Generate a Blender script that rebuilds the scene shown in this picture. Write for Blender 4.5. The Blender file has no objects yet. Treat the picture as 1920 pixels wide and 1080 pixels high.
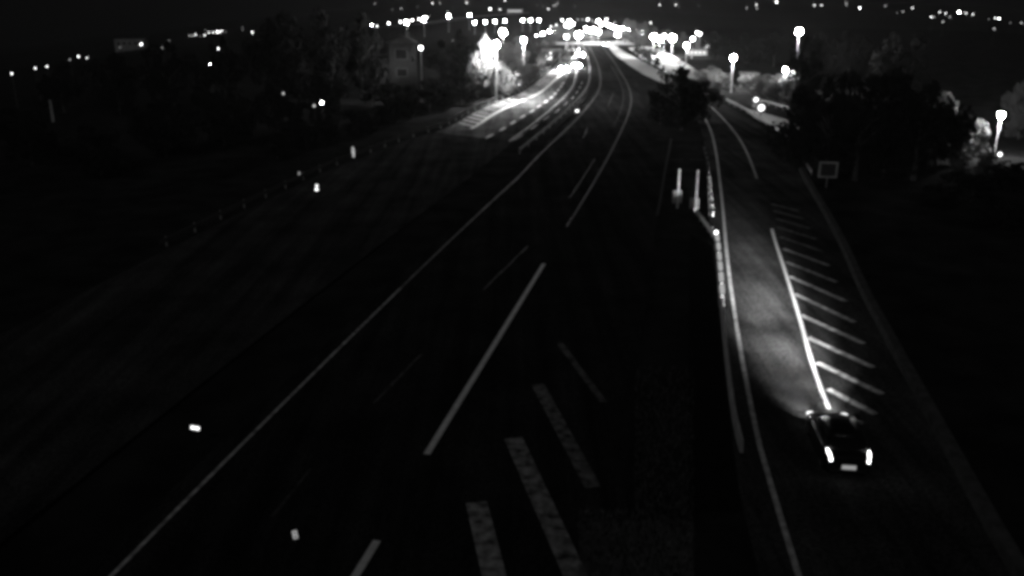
import bpy, bmesh, math, random
from mathutils import Vector, Matrix, noise
from mathutils.geometry import tessellate_polygon
random.seed(7)
sc = bpy.context.scene
C = sc.collection
rad = math.radians

# ------------------------------------------------------------------ camera
CAM_H, FPX = 17.0, 1663.0                 # mast height, focal length in 1920-wide pixels
PITCH = math.atan(552.0 / FPX)
cd = bpy.data.cameras.new('camera'); cam = bpy.data.objects.new('camera', cd); C.objects.link(cam)
cam.location = (0, 0, CAM_H); cam.rotation_euler = (math.pi / 2 - PITCH, 0, 0)
cd.sensor_width = 36.0; cd.lens = 36.0 * FPX / 1920.0
cd.clip_start = 0.1; cd.clip_end = 6000
sc.camera = cam

# ------------------------------------------------------------------ night sky and moon
MOON_EL, MOON_AZ = rad(40), rad(200)      # behind the mast, to its left
w = bpy.data.worlds.new('World'); sc.world = w; w.use_nodes = True
nt = w.node_tree; nt.nodes.clear()
sky = nt.nodes.new('ShaderNodeTexSky'); sky.sky_type = 'NISHITA'; sky.sun_disc = False
sky.sun_elevation = MOON_EL; sky.sun_rotation = MOON_AZ
bw = nt.nodes.new('ShaderNodeRGBToBW')
bg = nt.nodes.new('ShaderNodeBackground'); bg.inputs['Strength'].default_value = 0.0002
wo = nt.nodes.new('ShaderNodeOutputWorld')
nt.links.new(sky.outputs[0], bw.inputs[0]); nt.links.new(bw.outputs[0], bg.inputs['Color']); nt.links.new(bg.outputs[0], wo.inputs['Surface'])
sd = bpy.data.lights.new('moon', 'SUN'); sd.energy = 0.135; sd.angle = rad(0.5)
sun = bpy.data.objects.new('moon', sd); C.objects.link(sun); sun.location = (-30, -60, 90)
md = Vector((math.sin(MOON_AZ) * math.cos(MOON_EL), math.cos(MOON_AZ) * math.cos(MOON_EL), math.sin(MOON_EL)))
sun.rotation_euler = (-md).to_track_quat('-Z', 'Y').to_euler()
sc.view_settings.view_transform = 'Standard'; sc.view_settings.look = 'None'
sc.view_settings.exposure = 0.0; sc.view_settings.gamma = 1.0; sc.view_settings.use_curve_mapping = False
cy = sc.cycles
cy.use_denoising = True; cy.denoiser = 'OPENIMAGEDENOISE'
cy.filter_width = 4.0; cy.pixel_filter_type = 'BLACKMAN_HARRIS'   # soft lens of a security camera
cy.max_bounces = 5; cy.diffuse_bounces = 2; cy.glossy_bounces = 2; cy.transmission_bounces = 2; cy.volume_bounces = 0
cy.use_adaptive_sampling = True; cy.adaptive_threshold = 0.02
cy.sample_clamp_indirect = 3.0; cy.use_light_tree = True
cy.caustics_reflective = False; cy.caustics_refractive = False

# ------------------------------------------------------------------ pixel -> place
cP, sP = math.cos(PITCH), math.sin(PITCH)
def ray(px, py):
    a = (px - 960) / FPX; b = -(py - 540) / FPX
    return Vector((a, cP + b * sP, -sP + b * cP))
def G(px, py, z=0.0):
    d = ray(px, py); t = (z - CAM_H) / d.z
    return Vector((d.x * t, d.y * t, z))
def sp(t): return t if t > 30 else math.log1p(math.exp(t))
def terrain(x, y):
    z = -0.115 * 12 * sp(-(x + 62) / 12.0) - 0.03 * 15 * sp((x - 95) / 15.0)
    z += 0.022 * 60 * sp((y - 760) / 60.0)
    r = math.hypot(x, y)
    if r > 260:
        k = min(1, (r - 260) / 300)
        z += k * 5.0 * noise.noise(Vector((x / 170, y / 170, 3.3)))
    return z
def at_D(px, D):                          # ground point in that image column, D metres ahead
    z = 0.0
    for _ in range(4):
        x = (px - 960) / FPX * (D * cP + (CAM_H - z) * sP)
        z = terrain(x, D)
    return Vector((x, D, z))
def hit(px, py, h):                       # the place whose lamp, h above ground, shows at that pixel
    d = ray(px, py); t = 20.0; pr = None
    while t < 1500:
        p = Vector((0, 0, CAM_H)) + d * t
        g = p.z - (terrain(p.x, p.y) + h)
        if g <= 0:
            a, b = t - max(1.0, t * .01), t
            for _ in range(25):
                m = (a + b) / 2; p = Vector((0, 0, CAM_H)) + d * m
                if p.z - (terrain(p.x, p.y) + h) <= 0: b = m
                else: a = m
            return Vector((p.x, p.y, terrain(p.x, p.y))), p
        t += max(1.0, t * .01)
    p = Vector((0, 0, CAM_H)) + d * 1100
    return Vector((p.x, p.y, terrain(p.x, p.y))), p

# ------------------------------------------------------------------ materials
MATS = {}
def mat(name, v, rough=0.8, metal=0.0, var=0.0, scale=3.0, bump=0.0, spec=0.3, detail=4.0, coords='Object'):
    if name in MATS: return MATS[name]
    m = bpy.data.materials.new(name); m.use_nodes = True; n = m.node_tree.nodes; l = m.node_tree.links
    b = n['Principled BSDF']
    b.inputs['Base Color'].default_value = (v, v, v, 1); b.inputs['Roughness'].default_value = rough
    b.inputs['Metallic'].default_value = metal; b.inputs['Specular IOR Level'].default_value = spec
    if var or bump:
        tc = n.new('ShaderNodeTexCoord'); no = n.new('ShaderNodeTexNoise')
        no.inputs['Scale'].default_value = scale; no.inputs['Detail'].default_value = detail
        l.new(tc.outputs[coords], no.inputs['Vector'])
        if var:
            mr = n.new('ShaderNodeMapRange'); mr.inputs['From Min'].default_value = .3; mr.inputs['From Max'].default_value = .7
            mr.inputs['To Min'].default_value = v * (1 - var); mr.inputs['To Max'].default_value = v * (1 + var)
            l.new(no.outputs['Fac'], mr.inputs['Value'])
            l.new(mr.outputs[0], b.inputs['Base Color'])
        if bump:
            bp = n.new('ShaderNodeBump'); bp.inputs['Strength'].default_value = bump; bp.inputs['Distance'].default_value = .05
            l.new(no.outputs['Fac'], bp.inputs['Height']); l.new(bp.outputs[0], b.inputs['Normal'])
    MATS[name] = m
    return m
def asphalt(name, v, rough=.95, spec=0.0, coat=0.0):
    if name in MATS: return MATS[name]
    m = mat(name, v, rough, spec=spec); n = m.node_tree.nodes; l = m.node_tree.links; b = n['Principled BSDF']
    tc = n.new('ShaderNodeTexCoord'); mp = n.new('ShaderNodeMapping'); mp.inputs['Scale'].default_value = (.9, .035, 1); mp.inputs['Rotation'].default_value = (0, 0, .16)
    l.new(tc.outputs['Object'], mp.inputs['Vector'])
    def nz(sc_, det, src, ro=.6):
        q = n.new('ShaderNodeTexNoise'); q.inputs['Scale'].default_value = sc_; q.inputs['Detail'].default_value = det; q.inputs['Roughness'].default_value = ro
        l.new(src, q.inputs['Vector']); return q.outputs['Fac']
    def rng(src, f0, f1, t0, t1):
        q = n.new('ShaderNodeMapRange'); l.new(src, q.inputs['Value'])
        for k, x in zip(('From Min', 'From Max', 'To Min', 'To Max'), (f0, f1, t0, t1)): q.inputs[k].default_value = x
        return q.outputs[0]
    def mul(x, y):
        q = n.new('ShaderNodeMath'); q.operation = 'MULTIPLY'; l.new(x, q.inputs[0]); l.new(y, q.inputs[1]); return q.outputs[0]
    grain = nz(7, 5, tc.outputs['Object'], .85); patch = nz(.22, 5, tc.outputs['Object']); track = nz(1.0, 3, mp.outputs[0])
    col = mul(mul(rng(grain, .38, .62, .35 * v, 1.75 * v), rng(patch, .35, .65, .65, 1.35)), rng(track, .35, .65, .6, 1.4))
    l.new(col, b.inputs['Base Color'])
    if spec: l.new(rng(track, .35, .65, rough * .75, rough * 1.3), b.inputs['Roughness'])
    bp = n.new('ShaderNodeBump'); bp.inputs['Strength'].default_value = .3; bp.inputs['Distance'].default_value = .015
    l.new(grain, bp.inputs['Height']); l.new(bp.outputs[0], b.inputs['Normal'])
    return m
def paint(name, v, wear=.35):
    return mat(name, v, .8, var=wear, scale=2.6, detail=9.0, spec=.05)
def glow(strength, sample=True):  # emission for lamps, and for plates whose returned light is put in as glow
    nm = 'emissive_glow_%g%s' % (strength, '' if sample else '_far')
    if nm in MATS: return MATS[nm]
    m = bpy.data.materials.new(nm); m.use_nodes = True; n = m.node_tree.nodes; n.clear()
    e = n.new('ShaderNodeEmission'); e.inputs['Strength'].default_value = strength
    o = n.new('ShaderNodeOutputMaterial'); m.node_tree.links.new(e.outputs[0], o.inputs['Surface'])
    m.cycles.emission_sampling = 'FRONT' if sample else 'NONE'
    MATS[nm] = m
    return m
M_ASPH = asphalt("asphalt", .018); M_ASPH2 = asphalt('asphalt_worn', .038)
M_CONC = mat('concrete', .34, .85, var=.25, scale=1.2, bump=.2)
M_FORE = mat('forecourt_concrete', .45, .8, var=.15, scale=.6)
M_LINE = paint('fresh_paint', .85, .15); M_WORN = paint('worn_paint', .36, .6); M_DARKER = paint('darker_paint', .17, .75)
M_STEEL = mat('galvanised_steel', .42, .55, metal=.3, var=.2, scale=2)
M_POLE = mat('pole_paint', .5, .6, var=.1, scale=3)
M_DARK = mat('dark_plastic', .03, .5)
M_LEAF = mat('foliage', .022, .9, var=.5, scale=.7, spec=0)  # darker leaf tone for plants out of the lamps, shade put into the colour
M_LEAF_LIT = mat('foliage_lit', .12, .9, var=.4, scale=.7, spec=.02)  # paler leaf tone for lamp-lit plants, light put into the colour
M_BARK = mat('bark', .09, .9, var=.4, scale=4, bump=.5)
M_GRASS = mat('verge_grass', .019, .95, var=.55, scale=.35, bump=.5, detail=8, spec=0)
M_WALL = mat('pale_render', .45, .9, var=.2, scale=.5); M_ROOF = mat('roof_tiles', .08, .8, var=.3, scale=2)
M_GLASS = mat('dark_glass', .015, .12, spec=.6); M_SIGNW = mat('sign_sheet', .8, .5); M_SIGND = mat('sign_dark', .02, .5)

# ------------------------------------------------------------------ mesh helpers
class MB:
    def __init__(s): s.v = []; s.f = []; s.m = []
    def face(s, pts, mi=0):
        k = len(s.v); s.v += [tuple(p) for p in pts]; s.f.append(tuple(range(k, k + len(pts)))); s.m.append(mi)
    def grid(s, rings, closed=True, caps=True, mi=0):
        k = len(s.v); n = len(rings[0])
        for r in rings: s.v += [tuple(p) for p in r]
        for i in range(len(rings) - 1):
            for j in range(n if closed else n - 1):
                a = k + i * n + j; b = k + i * n + (j + 1) % n
                s.f.append((a, b, b + n, a + n)); s.m.append(mi)
        if caps and closed:
            s.f.append(tuple(k + j for j in reversed(range(n)))); s.m.append(mi)
            s.f.append(tuple(k + (len(rings) - 1) * n + j for j in range(n))); s.m.append(mi)
    def box(s, c, size, rz=0.0, mi=0):
        cx, cyy, cz = c; hx, hy, hz = [q / 2 for q in size]; co, si = math.cos(rz), math.sin(rz)
        def p(x, y, z): return (cx + x * co - y * si, cyy + x * si + y * co, cz + z)
        r0 = [p(-hx, -hy, -hz), p(hx, -hy, -hz), p(hx, hy, -hz), p(-hx, hy, -hz)]
        r1 = [p(-hx, -hy, hz), p(hx, -hy, hz), p(hx, hy, hz), p(-hx, hy, hz)]
        s.grid([r0, r1], mi=mi)
    def tube(s, pts, radii, n=8, mi=0):
        rings = []
        for i, p in enumerate(pts):
            p = Vector(p); a = Vector(pts[max(0, i - 1)]); b = Vector(pts[min(len(pts) - 1, i + 1)])
            d = (b - a).normalized(); u = d.orthogonal().normalized(); v = d.cross(u)
            r = radii[i] if isinstance(radii, (list, tuple)) else radii
            rings.append([p + (u * math.cos(2 * math.pi * j / n) + v * math.sin(2 * math.pi * j / n)) * r for j in range(n)])
        s.grid(rings, mi=mi)
    def ball(s, c, r, n=10, m=6, mi=0):
        rx, ry, rz = r if isinstance(r, (tuple, list)) else (r, r, r); rings = []
        for i in range(m + 1):
            t = math.pi * (i / m) ; t = min(max(t, .06), math.pi - .06)
            rings.append([(c[0] + rx * math.sin(t) * math.cos(2 * math.pi * j / n), c[1] + ry * math.sin(t) * math.sin(2 * math.pi * j / n), c[2] - rz * math.cos(t)) for j in range(n)])
        s.grid(rings, mi=mi)
    def mesh(s, name, mats, smooth=False):
        me = bpy.data.meshes.new(name); me.from_pydata(s.v, [], s.f)
        for m in (mats if isinstance(mats, (list, tuple)) else [mats]): me.materials.append(m)
        for p, mi in zip(me.polygons, s.m):
            p.material_index = mi; p.use_smooth = smooth
        me.update()
        return me
    def build(s, name, mats, parent=None, smooth=False):
        return link(name, s.mesh(name, mats, smooth), parent)
def link(name, data, parent=None):
    o = bpy.data.objects.new(name, data); C.objects.link(o)
    if parent is not None: o.parent = parent
    return o
def tag(o, label=None, cat=None, group=None, kind=None):
    if label: o['label'] = label
    if cat: o['category'] = cat
    if group: o['group'] = group
    if kind: o['kind'] = kind
    return o
def thing(name, label, cat, loc=(0, 0, 0), rz=0.0, group=None):
    o = bpy.data.objects.new(name, None); C.objects.link(o); o.location = loc; o.rotation_euler = (0, 0, rz)
    o.empty_display_size = .3
    return tag(o, label, cat, group)
ORD = ['first', 'second', 'third', 'fourth', 'fifth', 'sixth', 'seventh', 'eighth', 'ninth', 'tenth', 'eleventh', 'twelfth', 'thirteenth', 'fourteenth', 'fifteenth',
       'sixteenth', 'seventeenth', 'eighteenth', 'nineteenth', 'twentieth']
ORD += ['twenty-' + q for q in ORD[:9]] + ['thirtieth'] + ['thirty-' + q for q in ORD[:9]] + ['fortieth'] + ['forty-' + q for q in ORD[:9]]

# ------------------------------------------------------------------ curves
def smooth(pts, step=3.0):
    pts = [Vector((p[0], p[1])) for p in pts]; out = []
    P = [2 * pts[0] - pts[1]] + pts + [2 * pts[-1] - pts[-2]]
    for i in range(1, len(P) - 2):
        a, b, c, d = P[i - 1], P[i], P[i + 1], P[i + 2]
        n = max(1, int((c - b).length / step))
        for k in range(n):
            t = k / n
            out.append(.5 * ((2 * b) + (c - a) * t + (2 * a - 5 * b + 4 * c - d) * t * t + (3 * b - a - 3 * c + d) * t ** 3))
    out.append(pts[-1])
    return out
def gl(*pix): return [G(*p).xy for p in pix]
def offs(c, d):
    out = []
    for i, p in enumerate(c):
        t = (c[min(i + 1, len(c) - 1)] - c[max(i - 1, 0)]).normalized()
        out.append(p + Vector((t.y, -t.x)) * d)       # positive d = to the right of travel (away from camera)
    return out
def ribbon(mb, c, wd, z, mi=0):
    L = offs(c, -wd / 2); R = offs(c, wd / 2)
    for i in range(len(c) - 1):
        mb.face([(*L[i], z), (*R[i], z), (*R[i + 1], z), (*L[i + 1], z)], mi)
def poly(mb, pts, z):
    tri = tessellate_polygon([[Vector((p[0], p[1], 0)) for p in pts]])
    for t in tri:
        q = [pts[i] for i in t]
        if (q[1][0] - q[0][0]) * (q[2][1] - q[0][1]) - (q[1][1] - q[0][1]) * (q[2][0] - q[0][0]) < 0: q.reverse()
        mb.face([(p[0], p[1], z) for p in q])
def clen(c):
    s = [0.0]
    for a, b in zip(c, c[1:]): s.append(s[-1] + (b - a).length)
    return s
def pt(c, s, d):
    import bisect
    d = max(0, min(d, s[-1])); i = min(max(bisect.bisect_right(s, d) - 1, 0), len(c) - 2)
    k = (d - s[i]) / max(1e-6, s[i + 1] - s[i])
    return c[i].lerp(c[i + 1], k)
def part_of(c, y0, y1): return [p for p in c if y0 <= p.y <= y1]

A = smooth(gl((-60, 650), (120, 560), (345, 447), (440, 400), (545, 350), (620, 315), (700, 285), (760, 262), (830, 240), (880, 212), (930, 190), (965, 177), (985, 165), (1005, 150), (1028, 132), (1044, 114), (1057, 99), (1066, 88)))
B = smooth(gl((40, 1250), (210, 1080), (420, 868), (650, 640), (830, 465), (940, 362), (975, 330), (1010, 292), (1060, 245), (1098, 205), (1120, 175), (1126, 152), (1121, 122), (1110, 97), (1101, 82)))
R_ = smooth(gl((555, 1250), (655, 1080), (705, 1015), (800, 853), (1020, 495), (1050, 445), (1100, 365), (1140, 295), (1165, 245), (1180, 208), (1183, 180), (1175, 155), (1160, 130), (1140, 100), (1126, 82)))
RL = smooth(gl((1560, 1250), (1497, 1080), (1460, 960), (1425, 840), (1396, 700), (1376, 580), (1363, 480), (1356, 400), (1350, 345), (1343, 290), (1334, 250), (1321, 222), (1300, 195), (1268, 168), (1235, 146), (1200, 128), (1172, 110), (1150, 93)))
RR = smooth(gl((1640, 990), (1595, 880), (1552, 765), (1525, 690), (1500, 600), (1472, 510), (1453, 452), (1438, 400), (1424, 350), (1410, 310), (1400, 286), (1385, 259), (1365, 233), (1338, 205), (1310, 183), (1275, 160), (1240, 140), (1205, 122), (1178, 104)))
K = smooth(gl((1990, 1240), (1850, 1000), (1760, 830), (1680, 680), (1650, 622), (1622, 570), (1600, 522), (1578, 470), (1548, 411), (1518, 358), (1487, 300), (1468, 272), (1440, 246), (1405, 222), (1370, 202), (1335, 184), (1300, 166), (1266, 147)))
D_ = offs(B, -4.6)                        # right edge of the left carriageway
MED = offs(B, -2.2)

# ------------------------------------------------------------------ terrain, roads
xs = sorted(set([-1400, -1100, -900, -750, -620, -520, -440, -370, -310, -260, -220, -190, -165, -140, -120, -105, -92, -80, -70, -60, -50, -40, 40, 60, 80, 95, 110, 130, 160, 200, 250, 310, 380, 460, 560, 680, 820, 1000, 1200, 1400]))
ys = [-80, -20, 30, 80, 120, 160, 200, 240, 280, 320, 370, 430, 500, 580, 670, 760, 830, 900, 980, 1080, 1200, 1350, 1500, 1700]
g = MB(); nx = len(xs)
for y in ys:
    for x in xs:
        z = terrain(x, y)
        if math.hypot(x, y) > 260 and -30 < x < 90 and y < 520: z = min(z, -.02)
        g.v.append((x, y, z))
for j in range(len(ys) - 1):
    for i in range(nx - 1):
        g.f.append((j * nx + i, j * nx + i + 1, (j + 1) * nx + i + 1, (j + 1) * nx + i)); g.m.append(0)
tag(g.build('terrain', M_GRASS), kind='structure')

m = MB(); poly(m, offs(A, .4) + list(reversed(D_)), .02); road_left = tag(m.build('left_carriageway', M_ASPH2), kind='structure')
GORE = gl((1150, 1250), (1180, 1080), (1175, 900), (1190, 700), (1215, 560), (1228, 450), (1240, 370), (1252, 290))
m = MB(); poly(m, offs(B, -.9) + list(reversed(part_of(offs(R_, 2.2), 125, 999))) + list(reversed([p for p in smooth(GORE, 3)])), .024)
road_right = tag(m.build('right_carriageway', M_ASPH), kind='structure')
m = MB(); poly(m, offs(RL, -1.2) + list(reversed(K)), .028); ramp = tag(m.build('slip_road', asphalt('asphalt_slip', .042)), kind='structure')
FORE = gl((1178, 90), (1215, 87), (1250, 98), (1285, 118), (1322, 143), (1300, 152), (1262, 144), (1238, 128), (1200, 108))
m = MB(); poly(m, FORE, .032); tag(m.build('forecourt', M_FORE), kind='structure')
SIDE = gl((1392, 203), (1424, 210), (1500, 232), (1500, 244), (1462, 236), (1438, 232), (1420, 224))
m = MB(); poly(m, SIDE, .036); tag(m.build('side_road', M_CONC), kind='structure')
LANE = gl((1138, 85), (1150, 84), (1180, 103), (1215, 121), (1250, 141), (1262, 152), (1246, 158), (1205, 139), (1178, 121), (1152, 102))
m = MB(); poly(m, LANE, .034); tag(m.build('lane_light_patch', M_FORE), kind='structure')  # pale sheet over the slip lane, floodlight put into its colour
ENDR = gl((1010, 84), (1190, 84), (1170, 70), (1140, 58), (1050, 58), (1025, 70))
m = MB(); poly(m, ENDR, .04); tag(m.build('junction_road', M_CONC), kind='structure')

# ------------------------------------------------------------------ painted markings, parts of their road
def stripe(name, parent, c, wd, z, mt):
    mb = MB(); ribbon(mb, c, wd, z); return mb.build(name, mt, parent)
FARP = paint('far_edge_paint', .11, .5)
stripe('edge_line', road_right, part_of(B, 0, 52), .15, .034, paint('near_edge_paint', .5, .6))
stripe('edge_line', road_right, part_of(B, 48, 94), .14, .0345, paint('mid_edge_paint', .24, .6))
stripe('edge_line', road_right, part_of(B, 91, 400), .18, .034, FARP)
stripe('edge_line', road_right, part_of(R_, 66, 400), .2, .034, FARP)
stripe('edge_line', road_right, part_of(offs(R_, -1.3), 120, 230), .12, .034, paint('ghost_paint_thin', .045, .9))
def seg(p0, p1, n=6): 
    a, b = G(*p0).xy, G(*p1).xy
    return [a.lerp(b, i / n) for i in range(n + 1)]
stripe('lane_dash', road_right, seg((1020, 495), (800, 853), 10), .27, .034, M_LINE)
stripe('lane_dash', road_right, seg((707, 1015), (600, 1190), 6), .27, .034, M_LINE)
for a, b in (((1116, 298), (1068, 372)), ((990, 462), (905, 545)), ((790, 665), (700, 758)), ((583, 880), (510, 970)), ((1101, 240), (1093, 260)), ((1150, 175), (1140, 200))):
    stripe('lane_dash', road_right, seg(a, b, 3), .13, .034, paint('ghost_paint_thin', .045, .9))
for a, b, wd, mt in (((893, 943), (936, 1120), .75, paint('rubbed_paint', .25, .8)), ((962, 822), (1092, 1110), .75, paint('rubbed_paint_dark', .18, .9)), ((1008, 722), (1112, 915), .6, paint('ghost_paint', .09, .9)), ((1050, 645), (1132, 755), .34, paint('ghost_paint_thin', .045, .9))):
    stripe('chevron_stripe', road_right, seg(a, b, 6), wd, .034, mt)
# slip road
stripe('edge_line', ramp, part_of(RL, 0, 400), .2, .038, paint('scuffed_paint', .5, .45))
stripe('edge_line', ramp, part_of(smooth(gl((1560, 785), (1525, 690), (1500, 600), (1472, 510), (1453, 452), (1446, 425)), .8), 33.9, 66), .2, .038, M_LINE)
stripe('edge_line', ramp, part_of(RR, 84, 400), .2, .038, M_WORN)
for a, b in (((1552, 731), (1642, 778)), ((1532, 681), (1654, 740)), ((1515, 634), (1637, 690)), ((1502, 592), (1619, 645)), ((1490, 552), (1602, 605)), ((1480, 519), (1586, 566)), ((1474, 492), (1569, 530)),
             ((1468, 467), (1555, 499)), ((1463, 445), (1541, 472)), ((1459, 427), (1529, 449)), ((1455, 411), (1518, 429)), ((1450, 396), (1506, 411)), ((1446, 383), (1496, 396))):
    stripe('hatch_stripe', ramp, seg(a, b, 3), .36, .038, paint('hatch_paint', .6, .6) if b[1] > 560 else (M_WORN if b[1] > 490 else M_DARKER))  # bars get darker paint further up the slip road
# left carriageway: shoulder strip, lamp light pool put into its colour, then markings
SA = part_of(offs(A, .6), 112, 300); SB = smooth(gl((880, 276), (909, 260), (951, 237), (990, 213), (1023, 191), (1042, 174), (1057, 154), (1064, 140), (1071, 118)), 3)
m = MB(); poly(m, SA + list(reversed(part_of(offs(SB, .3), 108, 300))), .025); tag(m.build('shoulder_light_pool', asphalt('light_pool_asphalt', .13)), kind='structure')
EL = offs(part_of(A, 118, 330), 3.9)
stripe('edge_line', road_left, EL, .5, .03, M_LINE)  # edge line, widened to carry the glare streak on the road
ea, sa = EL, clen(EL); aa = offs(part_of(A, 118, 330), .9); s2 = clen(aa)
d = 2.0
while d < sa[-1] * .62:
    q = pt(ea, sa, d); r = pt(aa, s2, (d + 3.2) / sa[-1] * s2[-1])
    stripe('hatch_stripe', road_left, [q.lerp(r, i / 3) for i in range(4)], .42, .03, M_LINE if (d // 14) % 2 == 0 else M_WORN)
    d += 3.0 if (d // 14) % 2 == 0 else 4.5
DOT = [(909, 260), (923, 253), (936, 246), (951, 237), (965, 228), (978, 220), (990, 213), (1000, 207), (1008, 201), (1016, 196), (1023, 191), (1029, 187), (1034, 183), (1038, 179), (1042.5, 174), (1046.5, 169), (1050.5, 164), (1054, 159), (1057, 154)]
dc = smooth(gl(*DOT), 1.0); sdc = clen(dc)
d = .5
while d < sdc[-1] - 2:
    stripe('lane_dash', road_left, [pt(dc, sdc, d + 3.0 * i / 3) for i in range(4)], .34, .03, M_LINE); d += 6.4
dc = offs(dc, 3.7); sdc = clen(dc); d = -9.0
while d < sdc[-1] - 2:
    if d >= 0: stripe('lane_dash', road_left, [pt(dc, sdc, d + 4.5 * i / 3) for i in range(4)], .15, .03, M_WORN)
    d += 9.0
stripe('edge_line', road_left, part_of(offs(D_, -.7), 105, 999), .2, .03, M_WORN)

# ------------------------------------------------------------------ guard rails
def w_profile(p, n, h):                    # W-beam, p on the ground, n outward normal
    prof = [(0, .42), (.07, .47), (.07, .52), (0, .57), (.07, .63), (.07, .69), (0, .74), (-.03, .74), (-.03, .42)]
    return [(p.x + n.x * a, p.y + n.y * a, h + b) for a, b in prof]
POSTM = MB(); POSTM.box((0, 0, .36), (.1, .07, .72)); POST = POSTM.mesh('post', M_STEEL)
def guard_rail(c, label, side=1, every=4.0, refl=0, post_off=-.12, group=None, beam_mat=None):
    t = thing('guard_rail', label, 'guard rail', (c[0].x, c[0].y, 0), group=group); o = c[0]
    mb = MB(); rings = []
    for i, p in enumerate(c):
        tn = (c[min(i + 1, len(c) - 1)] - c[max(i - 1, 0)]).normalized(); n = Vector((tn.y, -tn.x)) * side
        rings.append(w_profile(p - o, n, terrain(p.x, p.y) * (1 if p.y < 250 else 0)))
    mb.grid(rings); mb.build('beam', beam_mat or M_STEEL, t)
    s = clen(c); d = 1.0
    while d < s[-1]:
        p = pt(c, s, d); q = pt(c, s, d + .2); tn = (q - p).normalized() if (q - p).length > 0 else Vector((0, 1)); n = Vector((tn.y, -tn.x)) * side
        po = link('post', POST, t); po.location = (p.x - o.x + n.x * post_off, p.y - o.y + n.y * post_off, 0)
        po.rotation_euler.z = math.atan2(tn.y, tn.x)
        d += every
    return t
guard_rail(part_of(A, 56, 330), 'long steel guard rail along the outer edge of the left carriageway', 1, 4.0, beam_mat=mat('weathered_steel', .06, .9, spec=0))
guard_rail(part_of(MED, 95, 330), 'steel guard rail in the median between the two carriageways', 1, 5.0, beam_mat=mat('dull_steel', .12, .7))
guard_rail(part_of(offs(K, .8), 84, 150), 'steel guard rail on the outer edge of the slip road past the square sign', -1, 4.0)
guard_rail(smooth(gl((1420, 193), (1445, 199), (1484, 212)), 2), 'short lit guard rail behind the pair of round lamps', -1, 3.0)

# concrete divider between the slip road and the dark apron: separate precast blocks with gaps
NOSE = smooth(gl((1390, 850), (1376, 790), (1362, 680), (1354.5, 600), (1350, 540), (1345, 480), (1341, 456)), 1.0)
sN = clen(NOSE)
dv = thing('concrete_divider', 'pale precast divider blocks in a line beside the slip road edge line', 'barrier', (*NOSE[0], 0))
def block(c, name, h=.8, wb=.14, wt=.09, mt=None):
    mb = MB(); rings = []
    for i, p in enumerate(c):
        tn = (c[min(i + 1, len(c) - 1)] - c[max(i - 1, 0)]).normalized(); n = Vector((tn.y, -tn.x)); q = p - NOSE[0]
        rings.append([(q.x + n.x * a, q.y + n.y * a, b) for a, b in ((-wb, 0), (wb, 0), (wb, .1), (wt, .35), (wt * .8, h), (-wt * .8, h), (-wt, .35), (-wb, .1))])
    mb.grid(rings); return mb.build(name, mt or M_SIGNW, dv)
d = 0.0
while d < sN[-1] - 1:
    L = 1.55 if d > sN[-1] - 15 else 5.6
    e = min(d + L, sN[-1])
    block([pt(NOSE, sN, d + (e - d) * i / 6) for i in range(7)], 'block', .8 if L < 3 else .6, .15 if L < 3 else .07, .11 if L < 3 else .05, mat('divider_concrete', .2, .9) if L < 3 else M_CONC)
    if L < 3:
        mb = MB(); rg = []
        for i in range(5):
            p_ = pt(NOSE, sN, d + .1 + (e - d - .2) * i / 4) - NOSE[0]
            rg.append([(p_.x - .13, p_.y, .82), (p_.x + .13, p_.y, .82), (p_.x + .13, p_.y, .95), (p_.x - .13, p_.y, .95)])
        mb.grid(rg); mb.build('reflective_glow_strip', glow(.42, False), dv)  # strip glows by itself in place of returned headlight
    d = e + (.75 if L < 3 else .12)
# rail that comes down to the nose from the cabinets, with delineator reflectors
guard_rail(smooth(gl((1304, 410), (1320, 430), (1337, 455)), 1), 'short bent guard rail meeting the divider nose', 1, 1.6, beam_mat=M_SIGNW)
REFL = smooth(gl((1318, 285), (1326, 318), (1329, 350), (1332, 385), (1334, 408)), 2)
guard_rail(REFL, 'guard rail with small bright reflectors beside the two post cabinets', 1, 3.0, beam_mat=mat('weathered_steel', .06, .9, spec=0))
for i, (px, py) in enumerate(((1328, 333), (1330, 341), (1329, 351), (1330, 362), (1331, 373), (1331.5, 385), (1336, 427))):
    p = G(px, py, .85); t = thing('reflector_post', '%s small bright reflector from the divider nose, on the rail past it' % ORD[6 - i], 'reflector', (p.x, p.y, 0), group='small reflectors on the rail by the cabinets')
    mb = MB(); mb.tube([(0, 0, 0), (0, 0, .82)], .03, 6); mb.build('stem', M_DARK, t)
    mb = MB(); mb.box((0, -.02, .86), (.09, .05, .1)); mb.build('reflector', glow(.45, False), t)  # emission stands in for the reflector's returned light
p = G(1341, 460)
t = thing('warning_lantern', 'bright round lantern on the nose of the pale divider blocks', 'lantern', p)
mb = MB(); mb.tube([(0, 0, 0), (0, 0, .75)], .06, 8); mb.build('post', M_DARK, t)
mb = MB(); mb.ball((0, 0, .95), .13, 12, 8); mb.build('lens', glow(5), t)
mb = MB(); mb.box((0, -.05, .45), (.22, .16, .25)); mb.build('battery_box', M_SIGNW, t)

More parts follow.
